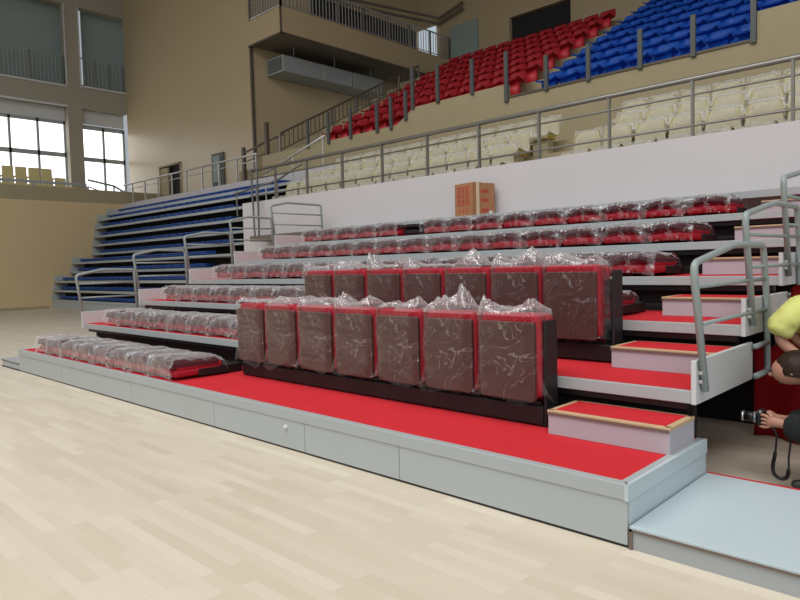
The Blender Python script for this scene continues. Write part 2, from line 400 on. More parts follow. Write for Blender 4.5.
# ------------------------------------------------------------------ end handrails of the stand
def bend(pts, r=.05, n=4):
    P = [Vector(p) for p in pts]; out = [P[0]]
    for a, b, c in zip(P, P[1:], P[2:]):
        d1 = min(r, (a - b).length * .45); d2 = min(r, (c - b).length * .45)
        s, e = b + (a - b).normalized() * d1, b + (c - b).normalized() * d2
        for i in range(n + 1):
            u = i / n; out.append(s * (1 - u) ** 2 + b * 2 * u * (1 - u) + e * u * u)
    return out + [P[-1]]
def handrail(x, k, label):
    t = thing('handrail', label, 'handrail', (x, D * k, ZK(k)), 0, 'grey tube handrails at the ends of the tiers')
    s = 1 if x > -4 else -1; ye = 1.18 if k == 5 else .85
    if s > 0: pts = [(0, .07, .0), (0, -.10, .66), (0, -.10, .735), (0, .57, .84), (0, 1.19, .84), (0, 1.27, .5), (0, 1.31, -.05), (0, 1.02, -.05)]
    else: pts = [(0, .04, .02), (0, -.05, .735), (0, .34, .815), (0, ye, .805), (0, ye + .03, .1)]
    MB().tube(bend(pts), .021, 10).build('frame_tube', 'rail', t, True)
    if s > 0: MB().tube([(0, 1.285, .155), (0, 1.0, .155)], .019, 8).build('rear_bracket', 'rail', t, True)
    for za in (.605, .39):
        ya = (-.085 if za > .5 else -.03) if s > 0 else (-.03 if za > .5 else 0)
        yb = (1.25 if za > .5 else 1.275) if s > 0 else ye + .015
        MB().tube([(0, ya, za), (0, yb, za)], .013, 8).build('mid_rail', 'rail', t, True)
    bm = MB()
    for z in (.05, .10): bm.box((-.03 * s - .004, .035 - .02, z), (-.0 * s + .004, .085, z + .02))
    bm.build('clamp', 'silver', t)
    return t
for k in range(1, 6):
    handrail(XR + .024, k, 'grey tube handrail at the right-hand aisle end of the %s tier' % TIER[k])
    handrail(XL - .024, k, 'grey tube handrail at the left end of the %s tier' % TIER[k])

# ------------------------------------------------------------------ seats: upright, wrapped
def rounded_slab(w, y0, y1, z0, z1, r, mb=None, n=5, bev=.012):
    """upright slab with rounded corners, seen from the front"""
    mb = mb or MB(); prof = []
    for cx, cz, a0 in ((w / 2 - r, z1 - r, 0), (-w / 2 + r, z1 - r, PI / 2), (-w / 2 + r, z0 + r, PI), (w / 2 - r, z0 + r, 1.5 * PI)):
        for i in range(n + 1):
            a = a0 + PI / 2 * i / n; prof.append((cx + r * math.cos(a), cz + r * math.sin(a)))
    rings = []
    for y, s in ((y0, bev), (y0 + bev, 0), (y1 - bev, 0), (y1, bev)):
        rings.append([mb.bm.verts.new((p[0] * (1 - 2 * s / w), y, (z0 + z1) / 2 + (p[1] - (z0 + z1) / 2) * (1 - 2 * s / (z1 - z0)))) for p in prof])
    m = len(prof)
    for a, b in zip(rings, rings[1:]):
        for i in range(m): mb.bm.faces.new((a[i], a[(i + 1) % m], b[(i + 1) % m], b[i]))
    mb.bm.faces.new(rings[0]); mb.bm.faces.new(rings[-1][::-1])
    return mb
def cover_mesh(seed, z0=.17, z1=.735, w=.455, y0=-.02, y1=.235, peaks=()):
    """loose polythene bag over an upright seat: hugging sleeve, ragged hem, bunched top"""
    rnd = random.Random(seed); mb = MB(); nu, nv = 72, 46
    yc, hy, hw = (y0 + y1) / 2, (y1 - y0) / 2, w / 2
    tx, ty = rnd.uniform(-.12, .12), rnd.uniform(-.02, .05)
    pk = list(peaks) or [(rnd.uniform(-.2, .2), rnd.uniform(-.02, .10), rnd.uniform(.05, .1), rnd.uniform(.04, .08)) for _ in range(2)]
    def fn(u, v):
        a = 2 * PI * u; c, s = math.cos(a), math.sin(a)
        ex = .28
        x = hw * math.copysign(abs(c) ** ex, c); y = hy * math.copysign(abs(s) ** ex, s)
        if v < .62:
            q = v / .62; z = z0 + (z1 - z0) * q
            hem = max(0, .26 - q) / .26
            fl = 1 + .15 * hem * (1 + nz(x * 6, y * 9, seed))
            n = nz(x * 7 + seed, y * 7, z * 9) * .008 + abs(nz(x * 10 + seed, z * 16 + x * 9, seed + 3)) * .014 + .004
            z += hem * .09 * nz(x * 5 + seed, y * 6, 4.)
            return Vector((x * fl + n * c, yc + y * fl + n * s * 1.3, z))
        q = (v - .62) / .38; k = 1 - q
        xx = x * k + tx * q; yy = yc + y * k + ty * q
        z = z1 + .012 + .012 * math.sin(PI * min(1, q * 1.2)) + .028 * abs(nz(xx * 8 + seed, yy * 10, seed)) * min(1, q * 5) + .016 * abs(nz(xx * 26, yy * 26, seed + 9)) * min(1, q * 5)
        for px, py, h, s2 in pk:
            dd = ((xx - px) ** 2 + (yy - py) ** 2 * .6) ** .5
            z += h * max(0, 1 - dd / s2) * (.75 + .5 * nz(xx * 40, yy * 40, seed))
        return Vector((xx + .012 * nz(xx * 22, z * 30, seed), yy + .012 * nz(yy * 22, z * 30, seed + 2), z))
    mb.grid(fn, nu, nv, True)
    me = mb.mesh('plastic_cover', 'film', True); me.materials.append(MT['tuft'])
    for p in me.polygons: p.material_index = 1 if p.center.z > z1 + .004 else 0
    return me
UM = dict(
    back=rounded_slab(.44, .17, .245, .10, .73, .05).mesh('backrest', 'red', True),
    pan=rounded_slab(.45, .03, .16, .185, .735, .04, bev=.022).mesh('seat_cushion', 'red', True),
    under=rounded_slab(.432, .0, .034, .17, .682, .022, bev=.006).mesh('seat_shell', 'brown'),
)
fr = MB().box((-.228, .13, .10), (-.221, .26, .62), .003); UM['frame_l'] = fr.mesh('side_frame', 'black')
fr = MB().box((.221, .13, .10), (.228, .26, .62), .003); UM['frame_r'] = fr.mesh('side_frame', 'black')
fr = MB().box((-.05, .08, .0), (.05, .15, .2)).box((-.20, .10, .12), (.20, .14, .16)); UM['foot'] = fr.mesh('mount_bracket', 'black')
def smooth_fix(me):
    for p in me.polygons: p.use_smooth = len(p.vertices) == 4
for q in ('back', 'pan'): smooth_fix(UM[q])
def upright(x, y, z, seed, label, group, peaks):
    t = thing('theatre_chair', label, 'seat', (x, y, z), 0, group)
    for n, me in (('backrest', 'back'), ('seat_cushion', 'pan'), ('seat_shell', 'under'), ('side_frame', 'frame_l'), ('side_frame', 'frame_r'), ('mount_bracket', 'foot')):
        o = link(n, UM[me], t)
    link('plastic_cover', cover_mesh(seed, peaks=peaks), t)
    return t
PKS = [[(-.15, .05, .03, .08)], [(.0, .1, .06, .2)], [(.05, .1, .06, .2), (-.2, .1, .07, .15)], [(-.16, .06, .1, .12), (.17, .05, .09, .13)],
       [(.16, .06, .09, .09), (-.1, .1, .03, .1)], [(-.06, .05, .09, .16), (.13, .03, .20, .10)], [(-.19, .03, .10, .11), (.18, .05, .07, .15)]]
for i in range(7):
    upright(-4.125 + .5 * i, .645, ZK(0), 11 + i, 'upright red seat with brown underside in film, %s from left in front upright row' % ORD[i + 1], 'upright wrapped seats in the front row', PKS[i])
PK2 = [[(-.18, .05, .08, .1), (.2, .1, .05, .2)], [(-.1, .12, .08, .2)], [(-.19, .04, .16, .13), (.2, .1, .13, .1)], [(-.16, .02, .09, .13)],
       [(.05, .06, .17, .15)], [(-.17, .05, .09, .12), (.14, .08, .15, .15)], [(-.14, .08, .1, .2), (.2, .06, .06, .1)]]
for i in range(7):
    upright(-4.18 + .503 * i, 1.545, ZK(1), 31 + i, 'upright red seat with brown underside in film, %s from left in rear upright row' % ORD[i + 1], 'upright wrapped seats in the rear row', PK2[i])
for (y, z, lb) in ((.72, ZK(0), 'long black steel seat beam on the lowest red deck under the front upright seats'), (1.62, ZK(1), 'long black steel seat beam under the rear row of upright seats')):
    t = thing('seat_beam', lb, 'seat beam', (0, y, z), 0)
    x0, x1 = -4.38, (-.89 if y < 1 else -.86)
    MB().box((x0, -.01, .012), (x1, .15, .135), .008).build('beam', 'black', t)
    for i in range(8): MB().box((x0 + .02 + .49 * i, .0, .0), (x0 + .09 + .49 * i, .15, .012)).build('foot', 'black', t)
    MB().box((x1 + .0, .0, .0), (x1 + .018, .15, .69), .006).build('end_arm', 'black', t)

# ------------------------------------------------------------------ seats: folded flat, wrapped
def block(w, y0, y1, z0, z1, bev, arch=0, tilt=0, nx=10):
    mb = MB().box((-w / 2, y0, z0), (w / 2, y1, z1), bev, seg=3)
    bmesh.ops.subdivide_edges(mb.bm, edges=[e for e in mb.bm.edges if abs(e.verts[0].co.x - e.verts[1].co.x) > w * .5], cuts=nx)
    for v in mb.bm.verts:
        v.co.z += arch * (1 - (v.co.x / (w / 2)) ** 2) + tilt * (v.co.y - y0)
    return mb
FM = dict(
    cushion=block(.45, .07, .58, .025, .105, .03, .008).mesh('seat_cushion', 'red', True),
    back=block(.44, .09, .60, .095, .15, .02, .02, -.02).mesh('backrest', 'red', True),
    shell=block(.44, .045, .56, .112, .178, .016, .032, -.03).mesh('backrest_shell', 'maroon', False),
    arm=MB().box((-.232, .32, .02), (-.222, .66, .09), .004).mesh('arm_bracket', 'black'),
    arm2=MB().box((.222, .32, .02), (.232, .66, .09), .004).mesh('arm_bracket', 'black'),
    foot=MB().box((-.20, .56, 0), (.20, .84, .09), .01).mesh('hinge_base', 'black'),
)
def folded_cover(seed):
    rnd = random.Random(seed); mb = MB()
    prof = [(.045, .03), (.035, .10), (.03, .17), (.05, .215), (.12, .232), (.3, .225), (.5, .21), (.60, .19), (.64, .10)]
    L = [0]
    for a, b in zip(prof, prof[1:]): L.append(L[-1] + math.hypot(a[0] - b[0], a[1] - b[1]))
    def at(v):
        d = v * L[-1]
        for i in range(len(prof) - 1):
            if d <= L[i + 1] + 1e-9:
                q = (d - L[i]) / (L[i + 1] - L[i]); return prof[i][0] * (1 - q) + prof[i + 1][0] * q, prof[i][1] * (1 - q) + prof[i + 1][1] * q
        return prof[-1]
    pin = rnd.uniform(-.03, .03); sl = rnd.uniform(-.6, .6)
    def fn(u, v):
        x = (u - .5) * .498; y, z = at(v)
        e = abs(u - .5) * 2
        edge = max(0, (e - .72) / .28)
        front = max(0, 1 - v / .38)
        n = (.022 + .03 * edge) * abs(nz(x * 10 + seed * 3.1 + sl * z * 30, z * 12, y * 5)) + (.014 + .02 * edge) * abs(nz(x * 26 + z * 16, y * 10, seed + z * 18))
        z += n * (1 if v > .2 else .3) + edge * (.015 * nz(y * 20, z * 30, seed * 7.) - .02 * (1 - front)) + .05 * edge * max(0, 1 - abs(v - .27) / .14) * (nz(seed * 5.3, x * 9, 1) + .4) + .03 * math.cos(x * 6.2) - .03
        y += -front * (n * 1.6) + front * edge * .02 * nz(z * 25, x * 20, seed)
        x += .012 * nz(y * 14, z * 16, seed + 4)
        return Vector((x, y, z))
    mb.grid(fn, 30, 44)
    me = mb.mesh('plastic_cover', 'filmheavy', True); me.materials.append(MT['tuft'])
    for p in me.polygons: p.material_index = 1 if abs(p.center.x) + .17 * nz(p.center.z * 11, p.center.y * 8 + p.center.x * 7, seed * 3.7) > .19 else 0
    return me
FCOV = [folded_cover(s) for s in range(1, 9)]
rnd = random.Random(5)
proto = None
def folded(x, y, z, label, group, idx, bare=False):
    t = thing('theatre_chair', label, 'seat', (x, y, z), 0, group)
    if bare:
        MB().box((-.2, .12, .03), (.2, .56, .11), .02).build('seat_frame', 'black', t)
        block(.42, .08, .56, .12, .17, .012, .015, -.03).build('backrest_shell', 'black', t)
    else:
        for n, me in (('seat_cushion', 'cushion'), ('backrest', 'back'), ('backrest_shell', 'shell')): link(n, FM[me], t)
        c = link('plastic_cover', FCOV[idx % len(FCOV)], t)
    link('arm_bracket', FM['arm'], t); link('arm_bracket', FM['arm2'], t); link('hinge_base', FM['foot'], t)
    return t
PLAN = {0: 8, 1: 8, 2: 15, 3: 15, 4: 15, 5: 15}
for k, n in PLAN.items():
    xs = -8.12 if k < 5 else -8.06
    for i in range(n):
        x = (xs + .4905 * i) if k else (-8.22 + .486 * i)
        bare = (k == 5 and i == 5)
        lb = 'folded red seat in clear film, %s from left on the %s tier' % (ORD[i + 1], TIER[k] if k < 5 else 'highest')
        if bare: lb = 'unwrapped black folded seat frame on the highest tier, left of the cardboard box'
        folded(x, D * k + .02, ZK(k), lb, 'folded wrapped seats on the %s tier' % (TIER[k] if k < 5 else 'highest'), rnd.randrange(8), bare)

# ------------------------------------------------------------------ cardboard box
t = thing('cardboard_box', 'brown cardboard box with red printing standing by the white wall', 'box', (-5.0, 5.41, ZK(6) + .002), 0)
t.rotation_euler = (0, 0, -math.radians(12))
a, b, h = .46, .45, .52
bx = MB()
for p, q in (((-a, 0, 0), (0, .006, h)), ((-.006, 0, 0), (0, b, h)), ((-a, b - .006, 0), (0, b, h)), ((-a, 0, 0), (-a + .006, b, h)), ((-a, 0, 0), (0, b, .006))): bx.box(p, q)
carton = bx.build('carton', 'card', t)
MB().box((-a + .006, .006, h - .08), (-.006, b - .006, h - .07)).build('inside', 'cardin', t)
fl = MB().box((-a + .005, .0, h), (-.005, .19, h + .004), 0, Matrix.Translation((0, 0, 0)))
fl.build('flap', 'card', t)
MB().box((-a + .02, .19, h - .004), (-.005, b, h + .001)).build('flap', 'cardin', t)
pr = MB()
fx0, fx1, fz0, fz1 = -.40, -.10, .17, .47
for p, q in (((fx0, fz0), (fx1, fz0 + .018)), ((fx0, fz1 - .018), (fx1, fz1)), ((fx0, fz0), (fx0 + .014, fz1)), ((fx1 - .014, fz0), (fx1, fz1))): pr.box((p[0], -.002, p[1]), (q[0], .0, q[1]))
for r_ in range(3):
    z = .375 - .085 * r_
    for c_ in range(3):
        x = -.375 + .088 * c_
        pr.box((x, -.002, z), (x + .07, 0, z + .014)).box((x, -.002, z + .045), (x + .07, 0, z + .058)).box((x + .028, -.002, z), (x + .042, 0, z + .062)).box((x, -.002, z + .022), (x + .06, 0, z + .034))
for x in (-.36, -.27, -.18): pr.box((x, -.002, .05), (x + .03, 0, .12))
pr.build('printed_mark', 'print', carton)
p2 = MB()
for z in (.06, .22, .36): p2.box((0, .16, z), (.002, .32, z + .05))
p2.build('printed_mark', 'print', carton)
MB().box((0, .06, 0), (.003, .12, h)).build('tape_strip', 'tape', carton)
tag(MB().box((-4.72, 5.42, ZK(6)), (-4.66, 5.47, ZK(6) + .05), .015, Matrix.Identity(4)).build('crumpled_wrapper', 'offwhite'), 'small scrap of white wrapping at the foot of the cardboard box', 'wrapper')

# ------------------------------------------------------------------ railing on the white wall and the concourse
def railing(name, label, pts_posts, y, z0, zt, bars, mrail, mpost, x0, x1, pr=.03):
    t = thing(name, label, 'railing')
    MB().tube([(x0, y, zt), (x1, y, zt)], .035, 10).build('top_rail', mrail, t, True)
    for z in bars: MB().tube([(x0, y, z), (x1, y, z)], .016, 8).build('mid_rail', mrail, t, True)
    for x in pts_posts: MB().box((x - .015, y - pr, z0), (x + .015, y + pr, zt - .02)).build('post', mpost, t)
    return t
railing('stand_railing', 'long steel railing on top of the white wall before the cream seats', [-.71 - 1.155 * i for i in range(-4, 10)], 6.03, 2.95, 3.70, (3.50, 3.10), 'steel', 'steel', -12.15, 5)
railing('concourse_railing', 'steel railing above the far blue stand before the tall tan wall', [-16.95 - 1.15 * i for i in range(9)], 9.5, 4.3, 5.12, (4.9,), 'steelb', 'steelb', -27, -16.9)
t = thing('end_post', 'tall twin steel posts at the left end of the white wall', 'post')
MB().tube([(-11.25, 5.52, 2.11), (-12.0, 5.98, 3.7)], .022).tube([(-11.2, 5.6, 2.11), (-11.75, 5.98, 3.68)], .022).build('post_pair', 'post', t)
t = thing('stair_handrail', 'bright steel handrail sloping up from the gap left of the cream seats', 'handrail')
MB().tube([(-14.7, 8.2, 4.1), (-11.9, 8.2, 4.78)], .03).build('sloping_rail', 'steelb', t, True)
for x, z in ((-14.6, 4.1), (-13.3, 4.4), (-12.0, 4.72)): MB().tube([(x, 8.2, 3.0 if x < -12.1 else 3.34), (x, 8.2, z)], .02).build('post', 'steelb', t)
MB().tube([(-14.6, 8.2, 3.75), (-11.9, 8.2, 4.4)], .014).build('mid_rail', 'steelb', t)
t = thing('stair_handrail', 'low steel handrail beside the blue seats left of the cream block', 'handrail')
MB().tube([(-15.3, 7.6, 3.55), (-13.2, 7.6, 3.72), (-11.9, 7.4, 3.98)], .028).build('top_rail', 'steel', t, True)
for x in (-15.2, -14.2, -13.2): MB().tube([(x, 7.6, 2.9), (x, 7.6, 3.62)], .02).build('post', 'steel', t)
tag(MB().box((-16.1, 9.7, 4.26), (-15.3, 10.1, 4.75), .12).build('wrapped_bundle', 'offwhite'), 'small white wrapped bundle on the concourse near the corner of the tan wall', 'bundle')
# posts along the upper tier
POSTS = [(-14.2, 4.96, 5.72), (-13.25, 4.96, 5.8), (-12.3, 4.96, 5.75), (-11.25, 4.96, 5.75), (-10.73, 4.96, 5.75), (-10.2, 5.1, 5.8), (-9.95, 5.34, 6.35),
         (-9.12, 5.34, 6.2), (-8.07, 5.34, 6.1), (-7.12, 4.98, 6.04), (-6.11, 5.03, 5.72), (-5.14, 5.03, 5.72), (-4.07, 5.03, 5.72), (-3.09, 5.03, 5.72), (-2.1, 5.03, 6.2)]
for i, (x, z0, zt) in enumerate(POSTS):
    tag(MB().box((x - .045, 9.44, z0 - .05), (x + .045, 9.5, zt), .004).build('guard_post', 'post'), 'grey steel post on the upper tier front, %s from the left' % ORD[i + 1], 'post', 'posts along the upper tier front')
t = thing('kerb_rail', 'dark edge strip along the foot of the blue upper seats', 'edge strip')
MB().box((-7.1, 9.47, 5.02), (-2.1, 9.5, 5.06)).build('strip', 'darkrail', t)
MB().box((-2.12, 9.46, 5.0), (-2.06, 9.5, 5.5)).build('upright', 'post', t)

# ------------------------------------------------------------------ stadium seats
def bucket(mname, m, w=.46, leg=True, tall=0):
    mb = MB()
    prof = [(0, .36), (.03, .405), (.10, .40), (.24, .375), (.36, .37), (.42, .40), (.445, .50), (.46, .57 + tall * .5), (.475, .645 + tall), (.49, .665 + tall), (.50, .64 + tall)]
    n = len(prof) - 1
    def fn(u, v):
        i = min(int(v * n), n - 1); q = v * n - i
        y = prof[i][0] * (1 - q) + prof[i + 1][0] * q; z = prof[i][1] * (1 - q) + prof[i + 1][1] * q
        e = (u - .5) * 2
        ww = w * (1 - .12 * max(0, (z - .52 - tall) / .15) ** 2)
        s = abs(e) ** 4
        return Vector((e * ww / 2, y - (.05 * s if z > .42 else 0), z + (.04 * s if z < .42 else 0) - (.03 * abs(e) ** 6 if z > .6 + tall else 0)))
    mb.grid(fn, 8, n); mb.solid(.02)
    if leg: mb.box((-.16, .14, .0), (.16, .30, .36), .0)
    return mb.mesh(mname, m, True)
redm = bucket('stadium_seat', 'redseat', .50, True, .03); blum = bucket('stadium_seat', 'blueseat', .48, True, .0)
def place(me, x, y, z, label, cat, group, name='stadium_seat', rz=0):
    o = link(name, me, None, (x, y, z)); o.rotation_euler = (0, 0, rz); return tag(o, label, cat, group)
for k in range(8):
    y = 9.72 + .8 * k; z = 4.9 + .45 * k
    nred = 12
    for i in range(nred):
        x = -7.78 - .53 * i
        place(redm, x, y, z, 'red upper stadium seat, %s row from front, %s leftward from the aisle steps' % (ORD[k + 1], ORD[i + 1]), 'stadium seat', 'red seats of the upper tier')
    if k < 8:
        for i in range(9):
            x = -6.3 + .5 * i
            place(blum, x, y, z, 'blue upper stadium seat, %s row from front, %s rightward from the aisle steps' % (ORD[k + 1], ORD[i + 1]), 'stadium seat', 'blue seats of the upper tier')
        if k > 0:
            for i in range(4):
                x = -1.75 + .49 * i
                place(blum, x, y, z, 'blue upper seat right of the gap, %s row from front, %s from the gap' % (ORD[k + 1], ORD[i + 1]), 'stadium seat', 'blue seats right of the gap')
# cream seats in plastic bags
crm = bucket('seat_shell', 'cream', .45, False, .13)
brk = MB().box((-.16, .10, .0), (.16, .30, .355)).mesh('mount_bracket', 'concrete')
und = MB().box((-.19, .02, .325), (.19, .34, .365), .01).mesh('seat_underside', 'mustard')
def cream_cover(seed):
    mb = MB()
    prof = [(.01, .30), (-.02, .36), (.01, .43), (.12, .43), (.30, .42), (.39, .46), (.42, .6), (.46, .78), (.50, .83), (.54, .80), (.55, .60)]
    n = len(prof) - 1
    def fn(u, v):
        i = min(int(v * n), n - 1); q = v * n - i
        y = prof[i][0] * (1 - q) + prof[i + 1][0] * q; z = prof[i][1] * (1 - q) + prof[i + 1][1] * q
        x = (u - .5) * .475
        nn = .03 * nz(x * 7 + seed * 2.3, y * 6, z * 6) + .016 * nz(x * 20, y * 18 + seed, z * 18)
        return Vector((x + .02 * nz(z * 9, y * 9, seed), y - abs(nn) * .6, z + nn * .8 + (.02 * abs(x * 4) ** 3 * nz(seed * 1.7, z * 3, 0))))
    mb.grid(fn, 18, 24)
    return mb.mesh('plastic_cover', 'filmcream', True)
CC = [cream_cover(s) for s in range(5)]
rnd = random.Random(9)
def cream(x, y, z, label, group):
    t = thing('cream_seat', label, 'stadium seat', (x, y, z), 0, group)
    link('seat_shell', crm, t); link('mount_bracket', brk, t); link('seat_underside', und, t); link('plastic_cover', CC[rnd.randrange(5)], t)
for k, (y, z, xl, xr) in enumerate(((6.28, 2.62, -5.32, -3.72), (7.08, 2.97, -5.5, -3.4), (7.88, 3.34, -5.36, -3.66))):
    nm = ('front', 'middle', 'rear')[k]
    for i in range(13):
        cream(xl - .505 * i, y, z, 'cream seat in plastic wrap, left block %s row, %s leftward from the stair gap' % (nm, ORD[i + 1]), 'wrapped cream seats left of the stair gap')
    for i in range(8):
        cream(xr + .505 * i, y, z, 'cream seat in plastic wrap, right block %s row, %s rightward from the stair gap' % (nm, ORD[i + 1]), 'wrapped cream seats right of the stair gap')

# ------------------------------------------------------------------ far blue retractable stand
BR = [(1, 6.35, .36), (2, 6.42, .73), (3, 6.49, 1.09), (4, 7.12, 1.45), (5, 7.19, 1.82), (6, 8.0, 2.18), (7, 8.06, 2.54), (8, 8.12, 2.90), (9, 8.18, 3.27), (10, 8.3, 3.6), (11, 8.68, 3.86)]
blk = MB().box((-.22, .06, .02), (.22, .40, .08), .02).box((-.21, .04, .08), (.21, .40, .13), .02).mesh('folded_seat', 'bluefold', False)
for k, y, z in BR:
    x1 = -12.6 if k < 10 else -12.6
    t = thing('bleacher_platform', 'grey-edged tier of the far blue stand, %s from the floor' % ORD[k], 'bleacher tier', (0, y, z), 0, 'tiers of the far blue stand')
    MB().box((-27 + .02, .03, -.03), (x1, .55 if k < 10 else .7, 0)).build('deck', 'dark', t)
    MB().box((-27 + .01, 0, -.08), (x1, .03, .003)).build('nosing', 'nose', t)
    MB().box((-26.99, .0, -.09), (-26.95, .55, .20)).build('end_panel', 'fascia', t)
    MB().box((-26.9, .45, -.36), (x1, .47, -.03)).build('shade_sheet', 'dark', t)  # dark sheet at the back, standing in for the shadowed gap between tiers
    if k == 1: MB().box((-26.99, .02, -z), (x1, .04, -.08)).build('fascia_panel', 'fascia', t)
    xs0, num = (-26.3, 20) if k < 10 else (-25.9, 23)
    for i in range(num):
        o = link('folding_chair', blk, None, (xs0 + .5 * i, y + .10, z))
        tag(o, 'folded blue seat of far stand, %s tier from the floor, %s from its left end' % (ORD[k], ORD[i + 1]), 'seat', 'folded blue seats of the far stand')

# ------------------------------------------------------------------ far left gallery: pale seats, rail
yel = MB().box((-.22, .0, .32), (.22, .40, .38), .02).box((-.22, .36, .36), (.22, .41, .82), .03).box((-.15, .1, 0), (.15, .3, .33)).mesh('gallery_seat', 'yellowseat')
for r_, (x, z, y1, n) in enumerate(((-27.75, 4.2, 7.6, 7), (-28.6, 4.65, 7.5, 7), (-29.3, 5.1, 7.2, 6))):
    if r_: struct('terrace_left', MB().box((x - .25, -8, 4.2), (x + .55, 8.2, z)), 'concrete')
    for i in range(n):
        place(yel, x + .3, y1 - .5 * i, z, 'pale yellow seat by the far windows, %s row, %s from the pier' % (('lowest', 'middle', 'topmost')[r_], ORD[i + 1]), 'seat', 'pale seats below the far windows', 'stadium_seat', PI / 2)
t = thing('gallery_railing', 'low grey-blue rail above the left tan wall before the pale seats', 'railing')
MB().box((-27.2, -10, 5.0), (-27.14, 8.0, 5.10)).build('top_rail', 'duct', t)
for i in range(9): MB().box((-27.19, 8.0 - 2 * i - .03, 4.86), (-27.15, 8.03 - 2 * i, 5.0)).build('post', 'duct', t)
t = thing('stair_handrail', 'pale stair handrail in front of the narrow far window', 'handrail')
MB().tube([(-29.6, 9.0, 5.6), (-29.2, 10.0, 5.35), (-28.6, 11.0, 4.6)], .05).tube([(-29.6, 9.0, 5.3), (-28.6, 10.9, 4.4)], .03).build('sloping_rail', 'duct', t)
for p in ((-29.6, 9.0), (-29.2, 10.0), (-28.6, 11.0)): MB().box((p[0] - .03, p[1] - .03, 4.2), (p[0] + .03, p[1] + .03, 5.3 if p[1] < 10.5 else 4.6)).build('post', 'duct', t)

def bar_rail(name, label, p0, p1, h, step, m, posts=8, r=.02):
    t = thing(name, label, 'railing'); p0, p1 = Vector(p0), Vector(p1); L = (p1 - p0).length; up = Vector((0, 0, h))
    MB().tube([p0 + up, p1 + up], r * 1.6, 6).build('top_rail', m, t)
    MB().tube([p0 + Vector((0, 0, .08)), p1 + Vector((0, 0, .08))], r, 6).build('bottom_rail', m, t)
    b = MB(); n = int(L / step)
    for i in range(n + 1):
        p = p0.lerp(p1, i / n); q = Vector((r * .6, r * .6, 0))
        b.box(p + Vector((0, 0, .08)) - q, p + up + q)
    b.build('balusters', m, t)
    for i in range(posts + 1):
        p = p0.lerp(p1, i / posts); q = Vector((.03, .03, 0)); MB().box(p - q, p + up + q).build('post', 'steel', t)
    return t
bar_rail('balcony_railing', 'barred steel railing along the long side of the projecting tan balcony', (-17.77, 11.3, 10.52), (-17.77, 20.6, 10.55), 1.0, .16, 'steelb', 7)
bar_rail('balcony_railing', 'short barred railing on the narrow front of the tan balcony', (-19.7, 11.3, 10.52), (-17.77, 11.3, 10.52), 1.0, .16, 'steelb', 1)
bar_rail('gallery_railing', 'barred railing in the large dark upper opening at far left', (-30.6, -4, 9.93), (-30.6, 8.55, 9.93), 1.35, .16, 'duct', 9)
bar_rail('gallery_railing', 'barred railing in the narrow dark upper opening beside the pier', (-30.6, 9.3, 10.03), (-30.6, 11.3, 10.03), 1.3, .16, 'duct', 3)
bar_rail('stair_railing', 'barred stair railing climbing along the left side of the red seats', (-15.75, 9.6, 5.0), (-15.75, 16.2, 8.4), .6, .2, 'darkrail', 6)
t = thing('corner_railing', 'dark bronze railing at the foot of the red seats by the recess', 'railing')
MB().tube([(-19.2, 10.5, 5.55), (-16.6, 9.7, 5.5), (-16.4, 10.2, 5.75)], .035).build('top_rail', 'darkrail', t, True)
MB().tube([(-19.2, 10.5, 5.2), (-16.6, 9.7, 5.15)], .02).build('mid_rail', 'darkrail', t, True)
for p, z in (((-19.2, 10.5), 5.75), ((-16.6, 9.7), 6.1)): MB().box((p[0] - .06, p[1] - .06, 4.26), (p[0] + .06, p[1] + .06, z)).build('post', 'darkrail', t)
struct('wall_recess_low', MB().box((-19.7, 10.6, 4.26), (-16.7, 10.75, 4.95)), 'concrete')
# air duct below the balcony
t = thing('air_duct', 'long galvanised air duct slung under the tan balcony', 'duct')
MB().box((-19.7, 12.0, 8.65), (-18.68, 17.2, 9.25), .01).build('casing', 'duct', t)
gr = MB().box((-19.62, 11.98, 8.72), (-18.76, 12.0, 9.18)).build('grille', 'grille', t)
g = MB()
for i in range(6): g.box((-19.6, 11.965, 8.76 + .07 * i), (-18.78, 11.985, 8.775 + .07 * i))
g.build('grille_slats', 'duct', gr)
for y in (14.0, 15.4): MB().box((-19.72, y, 8.63), (-18.66, y + .04, 9.27)).build('flange', 'silver', t)
for y in (12.6, 14.6, 16.6): MB().tube([(-18.8, y, 9.2), (-18.8, y, 9.66)], .015, 6).build('hanger', 'duct', t)
# pipes, panel and glazing high behind the balcony
t = thing('ceiling_pipe', 'pair of brown pipes running under the roof behind the balcony', 'pipe')
for z in (12.1, 12.35): MB().tube([(-19.7, 15, z + .2), (-18.3, 20.5, z + .2), (-16.9, 20.5, z + .5)], .06).build('pipe', 'darkrail', t, True)
struct('window_7', MB().box((-19.75, 14.2, 10.4), (-19.70, 20.5, 12.3)), 'dark')
struct('window_6', MB().box((-17.7, 20.6, 9.8), (-16.2, 20.7, 12.0)), 'glassdk')
tag(MB().box((-19.65, 20.58, 10.6), (-18.6, 20.69, 12.3)).build('lit_panel', 'sign'), 'pale lit panel behind the balcony railing next to the glazing', 'panel')

# ------------------------------------------------------------------ red cloth below the right end of the stand
mb = MB()
def dr(u, v):
    x = -.14 + 1.7 * u; z = (.70 + .45 * min(1, max(0, (x - .02) / .1))) * (1 - v) + .012
    return Vector((x, 2.48 + .05 * math.sin(u * 26) * (.3 + v) + .03 * nz(u * 9, v * 4, 2), z + .03 * nz(u * 6, 0, 1) * (1 - v)))
mb.grid(dr, 60, 14); mb.solid(.006)
tag(mb.build('red_drape', 'drape', None, True), 'red cloth hanging beside the right end of the stand behind the photographer', 'cloth')

